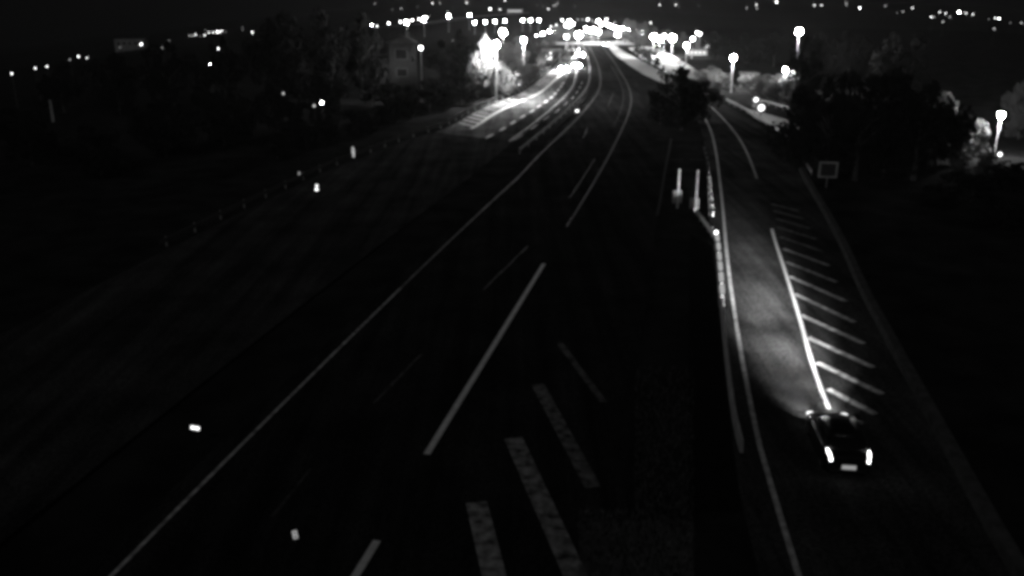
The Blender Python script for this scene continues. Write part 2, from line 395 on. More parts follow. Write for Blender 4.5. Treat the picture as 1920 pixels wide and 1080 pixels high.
# low kerb round the grass island
m = MB(); c = smooth(gl((1232, 405), (1238, 375), (1247, 320), (1255, 280), (1258, 262)), 3); rg = []
for i, p in enumerate(c):
    tn = (c[min(i + 1, len(c) - 1)] - c[max(i - 1, 0)]).normalized(); n = Vector((tn.y, -tn.x))
    rg.append([(p.x + n.x * a, p.y + n.y * a, b) for a, b in ((-.12, 0), (.12, 0), (.12, .14), (-.1, .14))])
m.grid(rg); tag(m.build('island_kerb', mat('kerb_stone', .09, .95, spec=0)), kind='structure')
PIT = gl((1294, 440), (1334, 462), (1342, 520), (1352, 640), (1372, 820), (1392, 960), (1290, 960), (1292, 640))
m = MB(); poly(m, PIT, .03); tag(m.build('dark_apron', mat('tar', .008, .95, var=.3, scale=2, spec=0)), kind='structure')
for a, b in (((1256, 300), (1282, 300)), ((1292, 300), (1320, 300))):
    c = seg(a, b, 2); mb = MB(); ribbon(mb, c, .25, .05); tag(mb.build('drain_kerb', mat('kerb_stone', .09, .95, spec=0)), kind='structure')

# ------------------------------------------------------------------ vegetation
def crown_mesh(name, seed, n, leaf, mt, lobes=9, flat=1.0):
    rnd = random.Random(seed); mb = MB(); L = []
    for i in range(lobes):
        a = rnd.uniform(0, 6.28); rr = rnd.uniform(.05, .36); L.append((math.cos(a) * rr, math.sin(a) * rr, rnd.uniform(.24, .8), rnd.uniform(.12, .25)))
    L.append((0, 0, .45, .27)); L.append((rnd.uniform(-.1, .1), rnd.uniform(-.1, .1), .83, .14))
    for i in range(n):
        cx, cyy, cz, r = rnd.choice(L)
        while True:
            d = Vector((rnd.gauss(0, 1), rnd.gauss(0, 1), rnd.gauss(0, 1)))
            if d.length > .01: break
        d.normalize(); rr = r * rnd.random() ** .4
        p = Vector((cx, cyy, cz)) + Vector((d.x, d.y, d.z * .9)) * rr
        if noise.noise(p * 7 + Vector((seed, 0, 0))) < -.05: continue
        s = leaf * rnd.uniform(.6, 1.3)
        u = Vector((rnd.gauss(0, 1), rnd.gauss(0, 1), rnd.gauss(0, 1))).normalized(); v = u.orthogonal().normalized(); q = u.cross(v)
        mb.face([p - v * s, p - q * s * .5, p + v * s, p + q * s * .5])
    return mb.mesh(name, mt)
CR = [crown_mesh('crown', 11 + i, 5200, .030, M_LEAF) for i in range(3)]
CRP = [crown_mesh('crown', 31 + i, 5200, .030, M_LEAF_LIT) for i in range(2)]
BU = [crown_mesh('foliage', 51 + i, 2200, .05, M_LEAF) for i in range(2)]
BUP = [crown_mesh('foliage', 71 + i, 2200, .05, M_LEAF_LIT) for i in range(2)]
def trunk_mesh(seed):
    rnd = random.Random(seed); mb = MB()
    mb.tube([(0, 0, -.05), (.005, 0, .15), (-.01, .01, .35), (.01, 0, .6)], [.03, .022, .017, .008], 8)
    for k in range(5):
        a = rnd.uniform(0, 6.28); z = rnd.uniform(.25, .48)
        mb.tube([(0, 0, z), (math.cos(a) * .12, math.sin(a) * .12, z + .14), (math.cos(a) * .24, math.sin(a) * .24, z + .22)], [.011, .008, .003], 6)
    return mb.mesh('trunk', M_BARK)
TR = [trunk_mesh(i) for i in range(3)]
nt_ = [0]
def tree(px, D, h, wd, label, group=None, pale=False, name='broadleaf_tree'):
    nt_[0] += 1; k = nt_[0]; p = at_D(px, D)
    t = thing(name, label, 'tree', p, (k * 2.4) % 6.28, group)
    tr = link('trunk', TR[k % 3], t); tr.scale = (h, h, h)
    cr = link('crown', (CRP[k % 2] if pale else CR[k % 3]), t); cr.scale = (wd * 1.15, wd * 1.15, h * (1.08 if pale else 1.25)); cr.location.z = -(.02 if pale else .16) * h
    return t
def shrub(px, D, h, wd, label, group=None, pale=False, name='shrub'):
    nt_[0] += 1; k = nt_[0]; p = at_D(px, D)
    t = thing(name, label, 'shrub', p, (k * 1.7) % 6.28, group)
    mb = MB(); mb.tube([(0, 0, -.1), (.02, 0, h * .3), (0, .03, h * .6)], [.07, .05, .02], 6); mb.build('stem', M_BARK, t)
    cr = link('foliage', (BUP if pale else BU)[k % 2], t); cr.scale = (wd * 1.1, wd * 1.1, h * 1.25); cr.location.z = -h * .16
    return t
def trees(lst, fmt, group, fn=tree, pale=False):
    for i, (px, D, h, wd) in enumerate(sorted(lst)):
        fn(px, D, h, wd, fmt % ORD[i], group, pale)
trees([(120, 150, 8, 9), (225, 140, 9, 9), (325, 150, 10, 9), (425, 142, 11, 9), (505, 150, 13, 9), (562, 145, 14, 10), (622, 150, 14.5, 10), (680, 156, 13.5, 9)],
      '%s from the left of the black trees below the ridge lights', 'black trees on the left slope')
trees([(60, 95, 6, 8), (190, 88, 5, 7), (310, 98, 6, 8), (420, 105, 6, 8), (520, 112, 6.5, 7), (610, 120, 7, 7)],
      '%s from the left of the nearer black trees behind the left guard rail', 'black trees behind the left rail')
trees([(690, 146, 4, 5), (735, 142, 3.6, 5), (775, 140, 3.6, 5), (815, 142, 4.2, 5)], '%s from the left of the dark shrubs in front of the small house', 'shrubs in front of the house', shrub)
trees([(520, 97, 2.6, 5), (575, 103, 2.6, 5), (625, 108, 2.8, 5), (672, 114, 2.8, 5), (712, 120, 2.8, 5), (742, 126, 3.0, 5), (770, 132, 3.0, 5), (806, 136, 3.2, 5), (838, 141, 3.4, 5), (866, 146, 3.2, 5), (888, 150, 2.6, 4)], '%s from the left of the bushes added to shade the verge behind the left guard rail', 'bushes added to shade the left verge', shrub)  # row added to keep lamp light off the verge
tree(838, 172, 8.5, 7, 'dark tree standing just right of the small house')
tree(872, 166, 10.5, 8, 'dim tree left of the brilliantly lit tree')
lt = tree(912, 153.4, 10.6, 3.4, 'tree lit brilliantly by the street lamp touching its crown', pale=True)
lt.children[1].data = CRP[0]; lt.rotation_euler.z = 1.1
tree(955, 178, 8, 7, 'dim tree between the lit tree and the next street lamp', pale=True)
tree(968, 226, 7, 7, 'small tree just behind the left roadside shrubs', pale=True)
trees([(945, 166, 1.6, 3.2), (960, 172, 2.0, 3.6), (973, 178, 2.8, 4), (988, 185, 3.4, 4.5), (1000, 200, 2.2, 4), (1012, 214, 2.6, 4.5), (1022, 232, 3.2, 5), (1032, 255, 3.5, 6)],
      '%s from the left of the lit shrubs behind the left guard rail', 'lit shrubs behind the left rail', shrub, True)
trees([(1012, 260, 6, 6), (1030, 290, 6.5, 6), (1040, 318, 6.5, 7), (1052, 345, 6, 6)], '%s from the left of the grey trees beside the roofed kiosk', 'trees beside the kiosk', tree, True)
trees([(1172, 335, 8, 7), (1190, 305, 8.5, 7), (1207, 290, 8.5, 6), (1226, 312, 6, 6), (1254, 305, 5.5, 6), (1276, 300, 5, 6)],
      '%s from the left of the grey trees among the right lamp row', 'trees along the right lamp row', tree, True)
trees([(1194, 275, 1.8, 4), (1202, 262, 2, 4), (1208, 250, 2, 4)], '%s from the left of the low dark hedge shrubs beside the lit forecourt', 'forecourt hedge', shrub)
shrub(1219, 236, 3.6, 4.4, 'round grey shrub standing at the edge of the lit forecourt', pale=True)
shrub(1233, 226, 1.9, 3, 'small dark pointed shrub right of the round grey one')
tree(1238, 123, 5.6, 5.5, 'left and lower of the three black trees on the island')
tree(1277, 118, 8.0, 7.0, 'tallest and middle of the three black trees on the island')
tree(1312, 124, 5.6, 5.0, 'right of the three black trees on the island')
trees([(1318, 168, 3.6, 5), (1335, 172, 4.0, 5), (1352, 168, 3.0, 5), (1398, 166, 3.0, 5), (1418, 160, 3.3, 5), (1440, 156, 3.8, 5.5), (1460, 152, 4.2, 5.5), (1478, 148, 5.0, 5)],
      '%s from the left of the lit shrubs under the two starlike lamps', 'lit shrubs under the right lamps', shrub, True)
trees([(1345, 250, 7, 9), (1400, 235, 7.5, 9), (1450, 225, 8, 9), (1503, 142, 10.6, 4.8), (1530, 205, 9, 9), (1590, 190, 9.5, 9), (1650, 160, 10.5, 8), (1700, 150, 10.5, 8)],
      '%s from the left of the dim trees behind the brightest star lamp', 'dim trees behind the star lamp', tree)
trees([(1503, 92, 8.0, 7), (1548, 88, 9.6, 8), (1602, 84, 10.2, 8.5), (1660, 86, 10.2, 8.5), (1712, 84, 9.0, 7.5), (1752, 90, 7.0, 6)],
      '%s from the left of the tall black trees behind the square sign', 'tall black trees right of the slip road', tree)
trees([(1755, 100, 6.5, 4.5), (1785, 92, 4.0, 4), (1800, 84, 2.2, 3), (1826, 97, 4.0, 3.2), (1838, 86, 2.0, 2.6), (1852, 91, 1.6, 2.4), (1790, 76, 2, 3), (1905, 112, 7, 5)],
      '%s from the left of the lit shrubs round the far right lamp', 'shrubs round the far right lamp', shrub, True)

trees([(1775, 72, 2.0, 4.5), (1820, 75, 2.2, 4.5), (1862, 78, 2.4, 4.5), (1905, 80, 2.6, 5), (1880, 66, 2.0, 4)], '%s from the left of the black shrubs in front of the far right lamp', 'black shrubs before the far right lamp', shrub)

# rough grass blades on the island close to the mast
rnd = random.Random(5); mb = MB()
for i in range(9000):
    px = rnd.uniform(1085, 1300); py = rnd.uniform(690, 1100) if i % 3 else rnd.uniform(980, 1100)
    p = G(px, py)
    if px < 1190 and py < 960: continue
    h = rnd.uniform(.06, .28); a = rnd.uniform(0, 6.28); dx, dy = math.cos(a) * .012, math.sin(a) * .012
    bx, by = rnd.gauss(0, .07), rnd.gauss(0, .07)
    mb.face([(p.x - dx, p.y - dy, .02), (p.x + dx, p.y + dy, .02), (p.x + bx, p.y + by, h)])
tag(mb.build('rough_grass', mat('dry_grass', .14, .9, var=.4, scale=3, spec=0)), 'thin rough grass growing on the island below the mast', 'grass', kind='stuff')

# ------------------------------------------------------------------ street lamps
def lamp_parts(t, h, strength, size=.42, arm=(0.0, -1.0), arm_len=1.0):
    M_POLE = MATS['pole_paint'] if size > .2 else M_DARK
    mb = MB(); mb.tube([(0, 0, -.3), (0, 0, .4), (0, 0, .42), (0, 0, h)], [.13, .13, .09, .055], 8); mb.build('pole', M_POLE, t)
    ax, ay = arm; ex, ey = ax * arm_len, ay * arm_len
    mb = MB(); mb.tube([(0, 0, h - .08), (ex * .4, ey * .4, h + .12), (ex, ey, h + .18)], [.05, .045, .04], 6); mb.build('arm', M_POLE, t)
    mb = MB(); mb.ball((ex, ey, h + .2), (size * .95, size * .95, .12), 10, 5); hd = mb.build('lamp_head', M_STEEL, t)
    mb = MB(); mb.ball((ex, ey, h + .02 - size * .5), (size * .8, size * .8, size * .8), 12, 8); mb.build('lens', glow(strength), hd, True)
def street_lamp(px, py, h, strength, label, group=None, size=.42, arm_len=.6, base=None):
    if base is not None:
        b = G(*base); dd = ray(px, py); tt = b.y / dd.y; h = CAM_H + dd.z * tt; b.x = (b.x + dd.x * tt) / 2; b.z = 0
    else:
        b, p = hit(px, py, h)
    v = Vector((-b.x, -b.y)).normalized()
    t = thing('street_lamp', label, 'street lamp', b, 0, group)
    lamp_parts(t, h, strength * .1, size, (v.x, v.y), arm_len)
    return t
street_lamp(1872, 212, 0, 12000, 'street lamp with glaring head on a pale pole at the far right edge', base=(1869, 297), size=.36)
street_lamp(1376, 106, 0, 13000, 'glaring street lamp with long visible pole above the lit shrubs', base=(1370, 173), size=.45)
street_lamp(1474, 128, 5.5, 9000, 'small starlike street lamp just left of the tall black trees', size=.38)
street_lamp(1499, 56, 11, 9000, 'brightest starlike lamp, high above the dim trees on the right', size=.6)
street_lamp(789, 88, 7.5, 260, 'lone lamp beside the roof of the small house', size=.36)
street_lamp(943, 57, 9, 3000, 'large blurred lamp behind the brilliantly lit tree', size=.85)
street_lamp(925, 80, 0, 60000, 'street lamp hidden against the brilliantly lit tree', base=(936, 188), size=.45)
street_lamp(981, 73, 0, 45000, 'nearest of the left roadside lamps, its pole rising over the shrubs', base=(982, 136), size=.42)
LR = [(1007, 66), (1018, 62), (1030, 58), (1036.5, 56.5), (1044, 54)]
for i, q in enumerate(LR): street_lamp(*q, 4.9, 4000, '%s lamp past the nearest one in the left roadside row' % ORD[i], 'left roadside lamp row', .36)
RW = [(1140, 46), (1145, 47.5), (1150, 49.5), (1157, 51.5), (1167, 52.5), (1180, 55), (1190, 57), (1206, 60)]
for i, q in enumerate(RW): street_lamp(*q, 4.9, 6000, '%s lamp from the road end in the right roadside row' % ORD[i], 'right roadside lamp row', .36)
street_lamp(1226, 66, 5.6, 7000, 'left of two big floodlights touching over the bright forecourt', 'forecourt floodlights', .85)
street_lamp(1238, 71, 5.2, 6000, 'right of two big floodlights touching over the bright forecourt', 'forecourt floodlights', .7)
street_lamp(1246, 66, 5.6, 1500, 'slim lamp between the forecourt floodlights', 'forecourt floodlights', .35)
street_lamp(1261, 68, 5.6, 7000, 'largest round floodlight right of the slim lamp over the forecourt', 'forecourt floodlights', .95)
street_lamp(1286, 83, 0, 3000, 'starry lamp above the right end of the forecourt', base=(1287, 122), size=.6)
street_lamp(1299, 71, 5.5, 500, 'plain round lamp up and right of the starry forecourt lamp', size=.5)
street_lamp(1307, 60, 5.5, 250, 'left of a close pair of small lamps right of the forecourt', size=.4)
street_lamp(1312, 62, 5.5, 250, 'right of a close pair of small lamps right of the forecourt', size=.45)
street_lamp(1085, 62, 5, 6000, 'biggest floodlight at the end of the road', size=1.0)
for i, q in enumerate([(1100, 53), (1109, 56), (1114, 54), (1122, 58)]):
    street_lamp(*q, 4.5, 3500, '%s from the left of the merged lamps right of the road-end floodlight' % ORD[i], 'merged lamps at the road end', .7)
street_lamp(1158, 62, 4.5, 1000, 'low blurred lamp in front of the right lamp row', size=.8)
street_lamp(1062, 67, 4, 900, 'low lamp left of the road-end floodlight', size=.6)
for i, q in enumerate([(1068, 38), (1062, 45), (1067, 46), (1073, 43), (1122, 38), (1128, 43)]):
    street_lamp(*q, 5, 900, '%s from the left of the big lamps on the horizon above the road end' % ORD[i], 'horizon lamps above the road end', .7)
for i, q in enumerate([(890, 41), (910, 40), (928, 39), (947, 38), (980, 37), (995, 37), (1010, 37)]):
    street_lamp(*q, 5, 1200, '%s from the left of the even lamp row left of the road end' % ORD[i], 'even lamp row on the far road', .55)

# far town lights: small lamps on the dark ridges
FARM = {}
def far_mesh(st, r):
    if (st, r) not in FARM:
        mb = MB(); mb.tube([(0, 0, -9), (0, 0, 0)], .07, 5, 0); mb.ball((0, -.1, .05), (r, r, r * .7), 8, 5, 1)
        FARM[(st, r)] = mb.mesh('far_lamp', [M_DARK, glow(st, False)], True)
    return FARM[(st, r)]
def far_row(lst, fmt, group, h=7.0):
    for i, q in enumerate(sorted(lst)):
        b, p = hit(q[0], q[1], h); k = q[2]
        st, r = {0: (.45, .45), 1: (2, .45), 2: (7, .48), 3: (22, .52), 4: (70, .7)}[k]
        if p.y < 260:
            street_lamp(q[0], q[1], h, st * 25, fmt % ORD[i], group, .16, .3); continue
        o = link('far_lamp', far_mesh(st, r)); o.location = p
        k_ = min(1.3, p.y / 750.0); o.scale = (k_, k_, max(.75, k_))
        tag(o, fmt % ORD[i], 'lamp', group)
far_row([(22, 137, 1), (66, 127, 1), (88, 124, 1), (131, 111, 0), (147, 106, 2), (163, 108, 1), (225, 89, 0), (265, 83, 3), (304, 89, 0), (317, 76, 0)],
        '%s from the left of the scattered lights on the far left ridge', 'scattered lights on the far left ridge')
far_row([(356, 67, 1), (362, 67, 1), (367, 65, 2), (375, 68, 0), (384, 66, 2), (385, 56, 0), (392, 61, 2), (400, 61, 2), (408, 60, 3), (413, 60, 2), (416, 58, 2), (423, 60, 0), (455, 51, 0), (455, 56, 0), (473, 61, 3), (499, 44, 0)],
        '%s from the left of the tight cluster of ridge lights above the black trees', 'tight light cluster on the ridge')
far_row([(417, 73, 3), (409, 91, 2), (392, 119, 4), (396, 118, 3)], '%s from the left of the lights just under the tight ridge cluster', 'lights under the ridge cluster', 5)
far_row([(603, 191, 3), (589, 197, 0), (758, 80, 0), (849, 76, 0), (531, 174, 0), (969, 74, 0)], '%s from the left of the lone small lights among the black trees', 'lone lights among the trees', 4)
far_row([(697, 46, 4), (707, 49, 2), (729, 44, 3), (751, 41, 3), (762, 40, 4), (773, 38, 3), (786, 36, 3), (795, 34, 4), (800, 33, 3), (841, 28, 4)],
        '%s from the left of the lamps along the slanting far road', 'lamps of the slanting far road')
far_row([(703, 7, 1), (735, 18, 0), (752, 16, 1), (783, 13, 0), (811, 6, 2), (825, 6, 1), (875, 5, 2), (880, 7, 0), (919, 17, 3), (937, 18, 2), (947, 1, 2), (1007, 10, 0), (1018, 12, 0), (1028, 17, 2), (1038, 11, 1), (1042, 10, 1), (1045, 6, 1), (1078, 12, 0), (1054, 38, 3), (1083, 37, 1), (1092, 37, 1), (1102, 37, 3), (1110, 39, 1), (1115, 42, 1), (1033, 50, 2), (1043, 47, 2)],
        '%s from the left of the high town lights over the road end', 'high town lights over the road end')
far_row([(1137, 37, 3), (1153, 42, 1), (1185, 41, 2), (1220, 43, 2), (1237, 9, 2), (1267, 9, 2), (1272, 13, 0), (1310, 11, 0), (1400, 15, 1), (1418, 9, 2), (1419, 16, 1), (1452, 2, 1), (1456, 4, 3)],
        '%s from the left of the small high lights right of the road end', 'high lights right of the road end')
far_row([(1527, 10, 2), (1540, 10, 2), (1586, 5, 1), (1587, 9, 1), (1612, 15, 3), (1660, 11, 1), (1693, 22, 1), (1711, 15, 2), (1682, 24, 0), (1746, 32, 2), (1751, 32, 1), (1762, 23, 2), (1773, 25, 2), (1768, 41, 1), (1781, 32, 1), (1798, 23, 4), (1811, 25, 2), (1824, 27, 2), (1854, 36, 0), (1866, 34, 2), (1873, 35, 3), (1864, 54, 1), (1894, 43, 0), (1915, 43, 1)],
        '%s from the left of the far lights on the right skyline', 'lights on the right skyline')
# road strip lit by the far lamps
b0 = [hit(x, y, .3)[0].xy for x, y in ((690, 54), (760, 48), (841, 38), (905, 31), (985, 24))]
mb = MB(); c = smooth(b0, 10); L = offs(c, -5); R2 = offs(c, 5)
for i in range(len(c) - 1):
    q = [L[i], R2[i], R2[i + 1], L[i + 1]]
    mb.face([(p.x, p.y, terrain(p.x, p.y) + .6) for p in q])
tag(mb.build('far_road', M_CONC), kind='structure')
for i, q in enumerate([(762, 41), (795, 36), (841, 30), (880, 27)]):
    street_lamp(*q, 7, 1500, '%s from the left of the glaring lamps lighting the slanting far road' % ORD[i], 'glaring lamps on the slanting far road', .6)

# ------------------------------------------------------------------ posts, signs, beacons
def cabinet(px, base_py, top_py, box, label):
    b = G(px, base_py); s = (b.y * cP + CAM_H * sP) / FPX
    t = thing('post_cabinet', label, 'cabinet', b)
    H = (base_py - top_py) * s * 1.03
    mb = MB(); mb.tube([(0, 0, 0), (0, 0, H)], .09, 8); mb.build('post', M_SIGNW, t)
    mb = MB(); mb.ball((0, 0, H + .05), .13, 8, 5); mb.build('cap', M_SIGNW, t)
    mb = MB(); z0 = (base_py - box[3]) * s; z1 = (base_py - box[2]) * s; x0 = (box[0] - px) * s; x1 = (box[1] - px) * s
    mb.box(((x0 + x1) / 2, .14, (z0 + z1) / 2), (x1 - x0, .3, z1 - z0)); bx = mb.build('box', M_CONC, t)
    mb = MB(); mb.box(((x0 + x1) / 2, -.02, (z0 + z1) / 2), ((x1 - x0) * .8, .02, (z1 - z0) * .85)); mb.build('door', M_STEEL, bx)
cabinet(1270, 390, 322, (1261, 1277.5, 357, 381), 'left of two tall posts carrying grey cabinets on the island')
cabinet(1304, 396, 324, (1294, 1310.5, 372, 391), 'right of two tall posts carrying grey cabinets, box set lower')

b = G(1549, 352)
t = thing('square_sign', 'dark square road sign with pale border in front of the tall black trees', 'sign', b, rad(-8))
s = (b.y * cP + CAM_H * sP) / FPX; wd, hh, zc = 34 * s, 30 * s, (352 - 318) * s
mb = MB(); mb.tube([(0, .05, 0), (0, .05, zc + hh * .4)], .05, 8); mb.build('post', M_STEEL, t)
mb = MB(); mb.box((0, 0, zc), (wd, .04, hh)); mb.build('panel', M_SIGND, t)
mb = MB(); k = .16
for cx, cz, sx, sz in ((-(wd - k) / 2, 0, k, hh), ((wd - k) / 2, 0, k, hh), (0, (hh - k) / 2, wd - 2 * k, k), (0, -(hh - k) / 2, wd - 2 * k, k)):
    mb.box((cx, -.03, zc + cz), (sx, .02, sz))
mb.build('border', M_CONC, t)

b = G(664, 318)
t = thing('round_sign', 'bright narrow round road sign beside the left guard rail', 'sign', b, rad(-68))
s = (b.y * cP + CAM_H * sP) / FPX; r = 9.6 * s; zc = (318 - 285) * s
mb = MB(); mb.tube([(0, .05, 0), (0, .05, zc + r * .6)], .045, 8); mb.build('post', M_DARK, t)
mb = MB(); n = 24
mb.grid([[(r * math.cos(6.2832 * j / n), -.03 + .05 * q, zc + r * math.sin(6.2832 * j / n)) for j in range(n)] for q in (1, 0)]); mb.build('face', glow(.6, False), t)  # unlit sign sheet, its returned light put in as emission
mb = MB(); mb.tube([(-r * .45, -.035, zc + r * .45), (0, -.035, zc + r * .6), (r * .35, -.035, zc + r * .4), (r * .3, -.035, zc + r * .1)], r * .09, 6); mb.tube([(-r * .1, -.035, zc - r * .2), (r * .1, -.035, zc - r * .45), (-r * .1, -.035, zc - r * .6)], r * .12, 6)
mb.build('symbol', M_SIGND, t)

b = G(557, 1020)
t = thing('kilometre_plate', 'small upright number plate with two dark marks beside the near carriageway', 'sign', b, rad(14))
s = (b.y * cP + CAM_H * sP) / FPX
mb = MB(); mb.tube([(0, .03, 0), (0, .03, .42)], .025, 6); mb.build('post', M_DARK, t)
mb = MB(); mb.box((0, 0, .36), (.15, .02, .30)); pl = mb.build('plate', glow(.35, False), t); pl.rotation_euler.y = rad(-6)  # plate has no lamp, a faint glow replaces reflected light
mb = MB(); mb.box((0, -.013, .44), (.07, .006, .045)); mb.box((.025, -.013, .4), (.022, .006, .04)); mb.build('mark', M_SIGND, pl)
mb = MB(); mb.box((.0, -.013, .285), (.075, .006, .05)); mb.box((.0, -.013, .325), (.03, .006, .03)); mb.build('mark', M_SIGND, pl)

def marker(pxs, label, name='glowing_reflector', post=.5, st=3):
    px, py, wpx, hpx, rot = pxs
    b = G(px, py, post); s = (b.y * cP + (CAM_H - post) * sP) / FPX
    t = thing(name, label, 'marker', (b.x, b.y, 0))
    mb = MB(); mb.tube([(0, .06, 0), (0, .06, post + .05)], .035, 6); mb.build('post', M_DARK, t)
    mb = MB(); mb.box((0, .02, 0), (wpx * s * 1.12, .05, hpx * s * 1.15)); hs = mb.build('housing', M_DARK, t)
    mb = MB(); mb.box((0, -.02, 0), (wpx * s, .04, hpx * s)); ln = mb.build('lens', glow(st, False), t)  # reflector plate, not a lamp: returned light put in as glow
    for o in (hs, ln): o.rotation_euler.y = rad(rot); o.location.z = post
    return t
marker((366, 802, 16, 6.5, 11), 'bright white marker plate alone in the dark lower left', post=.7, st=2)
marker((594, 355, 5, 5, 0), 'lower of two white marker dots beside the left guard rail', post=.5, st=3)
marker((594, 348, 4, 4, 0), 'upper of two white marker dots beside the left guard rail', post=.9, st=2)
marker((561, 325, 4, 6, 0), 'dim marker dot behind the left guard rail', post=.8, st=.25)
marker((1082, 208, 6, 4, 0), 'bright small marker in the median of the motorway', post=.6, st=3)
# round warning lamps on the side road
b = G(1415, 216); s = (b.y * cP + CAM_H * sP) / FPX
t = thing('warning_lamp', 'post with a bright round lamp above a dim one beside the side road', 'warning lamp', b)
mb = MB(); mb.tube([(0, .06, 0), (0, .06, 30 * s)], .06, 8); mb.build('post', M_DARK, t)
def disc(t, x, z, r, st, name='lens'):
    mb = MB(); n = 20
    mb.grid([[(x + r * math.cos(6.2832 * j / n), y, z + r * math.sin(6.2832 * j / n)) for j in range(n)] for y in (.03, -.05)]); return mb.build(name, st, t)
disc(t, 0, 28.5 * s, 4.3 * s, glow(2.5)); disc(t, -.15, 18 * s, 4.0 * s, glow(.18, False), 'dim_lens')
b = G(1426, 219)
t = thing('warning_lamp', 'post with a single large round lamp right of the double one', 'warning lamp', b)
mb = MB(); mb.tube([(0, .06, 0), (0, .06, 17 * s)], .06, 8); mb.build('post', M_DARK, t)
disc(t, 0, 16.5 * s, 6.0 * s, glow(2.5))
b = G(1868, 300); t = thing('bollard_light', 'small bright bollard light at the foot of the far right lamp', 'bollard light', b - Vector((.1, .7, 0)))
mb = MB(); mb.tube([(0, 0, 0), (0, 0, .55)], [.22, .1], 8); mb.build('base', M_SIGNW, t)
mb = MB(); mb.ball((0, 0, .72), .2, 10, 6); mb.build('lens', glow(4), t)
# sign seen from behind on the forecourt edge
b = G(1243, 136); s = (b.y * cP + CAM_H * sP) / FPX
t = thing('sign_back', 'dark back of a round sign over a plate, on a post at the forecourt', 'sign', b)
mb = MB(); mb.tube([(0, .05, 0), (0, .05, 12 * s)], .05, 8); mb.build('post', M_DARK, t)
disc(t, 0, 11.5 * s, 2.2 * s, M_SIGND, 'round_panel')
mb = MB(); mb.box((.05, 0, 6.3 * s), (5.6 * s, .05, 5.6 * s)); mb.build('plate', M_SIGND, t)
# slim pale mast far left
b, p = hit(98, 216, 1.0); D = b.y; s = (D * cP + (CAM_H - b.z) * sP) / FPX
t = thing('pale_mast', 'slim pale mast rising alone in the dark at far left', 'mast', b)
mb = MB(); mb.tube([(0, 0, 0), (0, 0, 40 * s)], [2.0 * s, 1.6 * s], 10); mb.build('shaft', M_SIGNW, t)
for k in range(3): mb = MB(); mb.tube([(0, 0, (9 + 9 * k) * s), (0, 0, (10.5 + 9 * k) * s)], 2.6 * s, 10); mb.build('collar', M_SIGNW, t)

# ------------------------------------------------------------------ buildings
def house(loc, size, label, rz=0, roof=1.6, wins=(), name='house', wm=None, lit=None, flat=False):
    t = thing(name, label, 'building', loc, rz); w_, d_, h_ = size
    mb = MB(); mb.box((0, 0, h_ / 2 - 1), (w_, d_, h_ + 2)); wl = mb.build('wall', wm or M_WALL, t)
    if flat:
        mb = MB(); mb.box((0, 0, h_ + .15), (w_ + .5, d_ + .5, .3)); mb.build('roof', M_ROOF, t)
    else:
        mb = MB(); a, b2 = w_ / 2 + .4, d_ / 2 + .4
        mb.grid([[(-a, -b2, h_), (a, -b2, h_), (0, -b2, h_ + roof)], [(-a, b2, h_), (a, b2, h_), (0, b2, h_ + roof)]]); rf = mb.build('roof', M_ROOF, t)
        mb = MB(); mb.box((w_ * .2, 0, h_ + roof * .9), (.6, .6, 1.2)); mb.build('chimney', M_WALL, rf)
    for x, z, sx, sz in wins:
        mb = MB(); mb.box((x, -d_ / 2 - .02, z), (sx, .08, sz)); f = mb.build('window', mat('window_frame', .1, .9, spec=0) if lit is None else M_SIGND, t)
        mb = MB(); mb.box((x, -d_ / 2 - .07, z), (sx * .86, .04, sz * .86)); mb.build('pane', lit if lit is not None else M_GLASS, f)
    return t
p = at_D(757, 176); house(p, (5.2, 6, 8.2), 'small dim house with dark gable among the trees at left', rad(8), 1.4, [(-.3, 6.2, 2.4, 2.0), (-.3, 2.8, 2.2, 1.6), (1.9, 5.2, .6, 1.2)], wm=mat('grey_render', .045, .95, var=.3, spec=0))
p = at_D(1768, 112); house(p, (4.6, 5, 2.7), 'pale gabled house dimly lit near the far right lamp', rad(-14), 1.2, [(-1.0, 1.6, .9, 1.0), (1.1, 1.6, .9, 1.0)], wm=mat('grey_render', .045, .95, var=.3, spec=0))
p = at_D(1403, 172); house(p, (2.6, 3, 2.6), 'little white hut catching the light of the long-poled lamp', 0, .5, [(.4, 1.5, .7, .8)], 'hut', flat=True)
b, p = hit(248, 92, .5); s = (b.y * cP + (CAM_H - b.z) * sP) / FPX
house(b, (54 * s, 14, 20 * s), 'long pale block on the left ridge above a single bright light', rad(12), 1, [((-20 + 10 * k) * s, 12 * s, 4 * s, 5 * s) for k in range(5)], 'block', flat=True)
b, p = hit(966, 24, .5); s = (b.y * cP + (CAM_H - b.z) * sP) / FPX
house(b, (28 * s, 12, 8 * s), 'far lit block above the even lamp row', rad(-4), 1, [((-11 + 5.4 * k) * s, 4.5 * s, 3.6 * s, 4.5 * s) for k in range(5)], 'block', lit=glow(.9, False), flat=True)
b, p = hit(1306, 98, .5); s = (b.y * cP + (CAM_H - b.z) * sP) / FPX
house(b, (34 * s, 8, 8 * s), 'low pale building with lit windows right of the starry lamp', rad(-6), 1, [((-11 + 7.5 * k) * s, 4.5 * s, 5.5 * s, 4.5 * s) for k in range(4)], 'low_building', lit=glow(1.2, False), flat=True)
b, p = hit(1321, 90, .5); s = (b.y * cP + (CAM_H - b.z) * sP) / FPX
t = thing('lit_panel', 'upright glowing panel standing above the low pale building', 'lit sign', b + Vector((0, -3, 0)))
mb = MB(); mb.box((0, 0, 7 * s), (.2, .2, 14 * s)); mb.build('post', M_DARK, t)
mb = MB(); mb.box((0, -.2, 9 * s), (6 * s, .2, 11 * s)); mb.build('panel', glow(3), t)
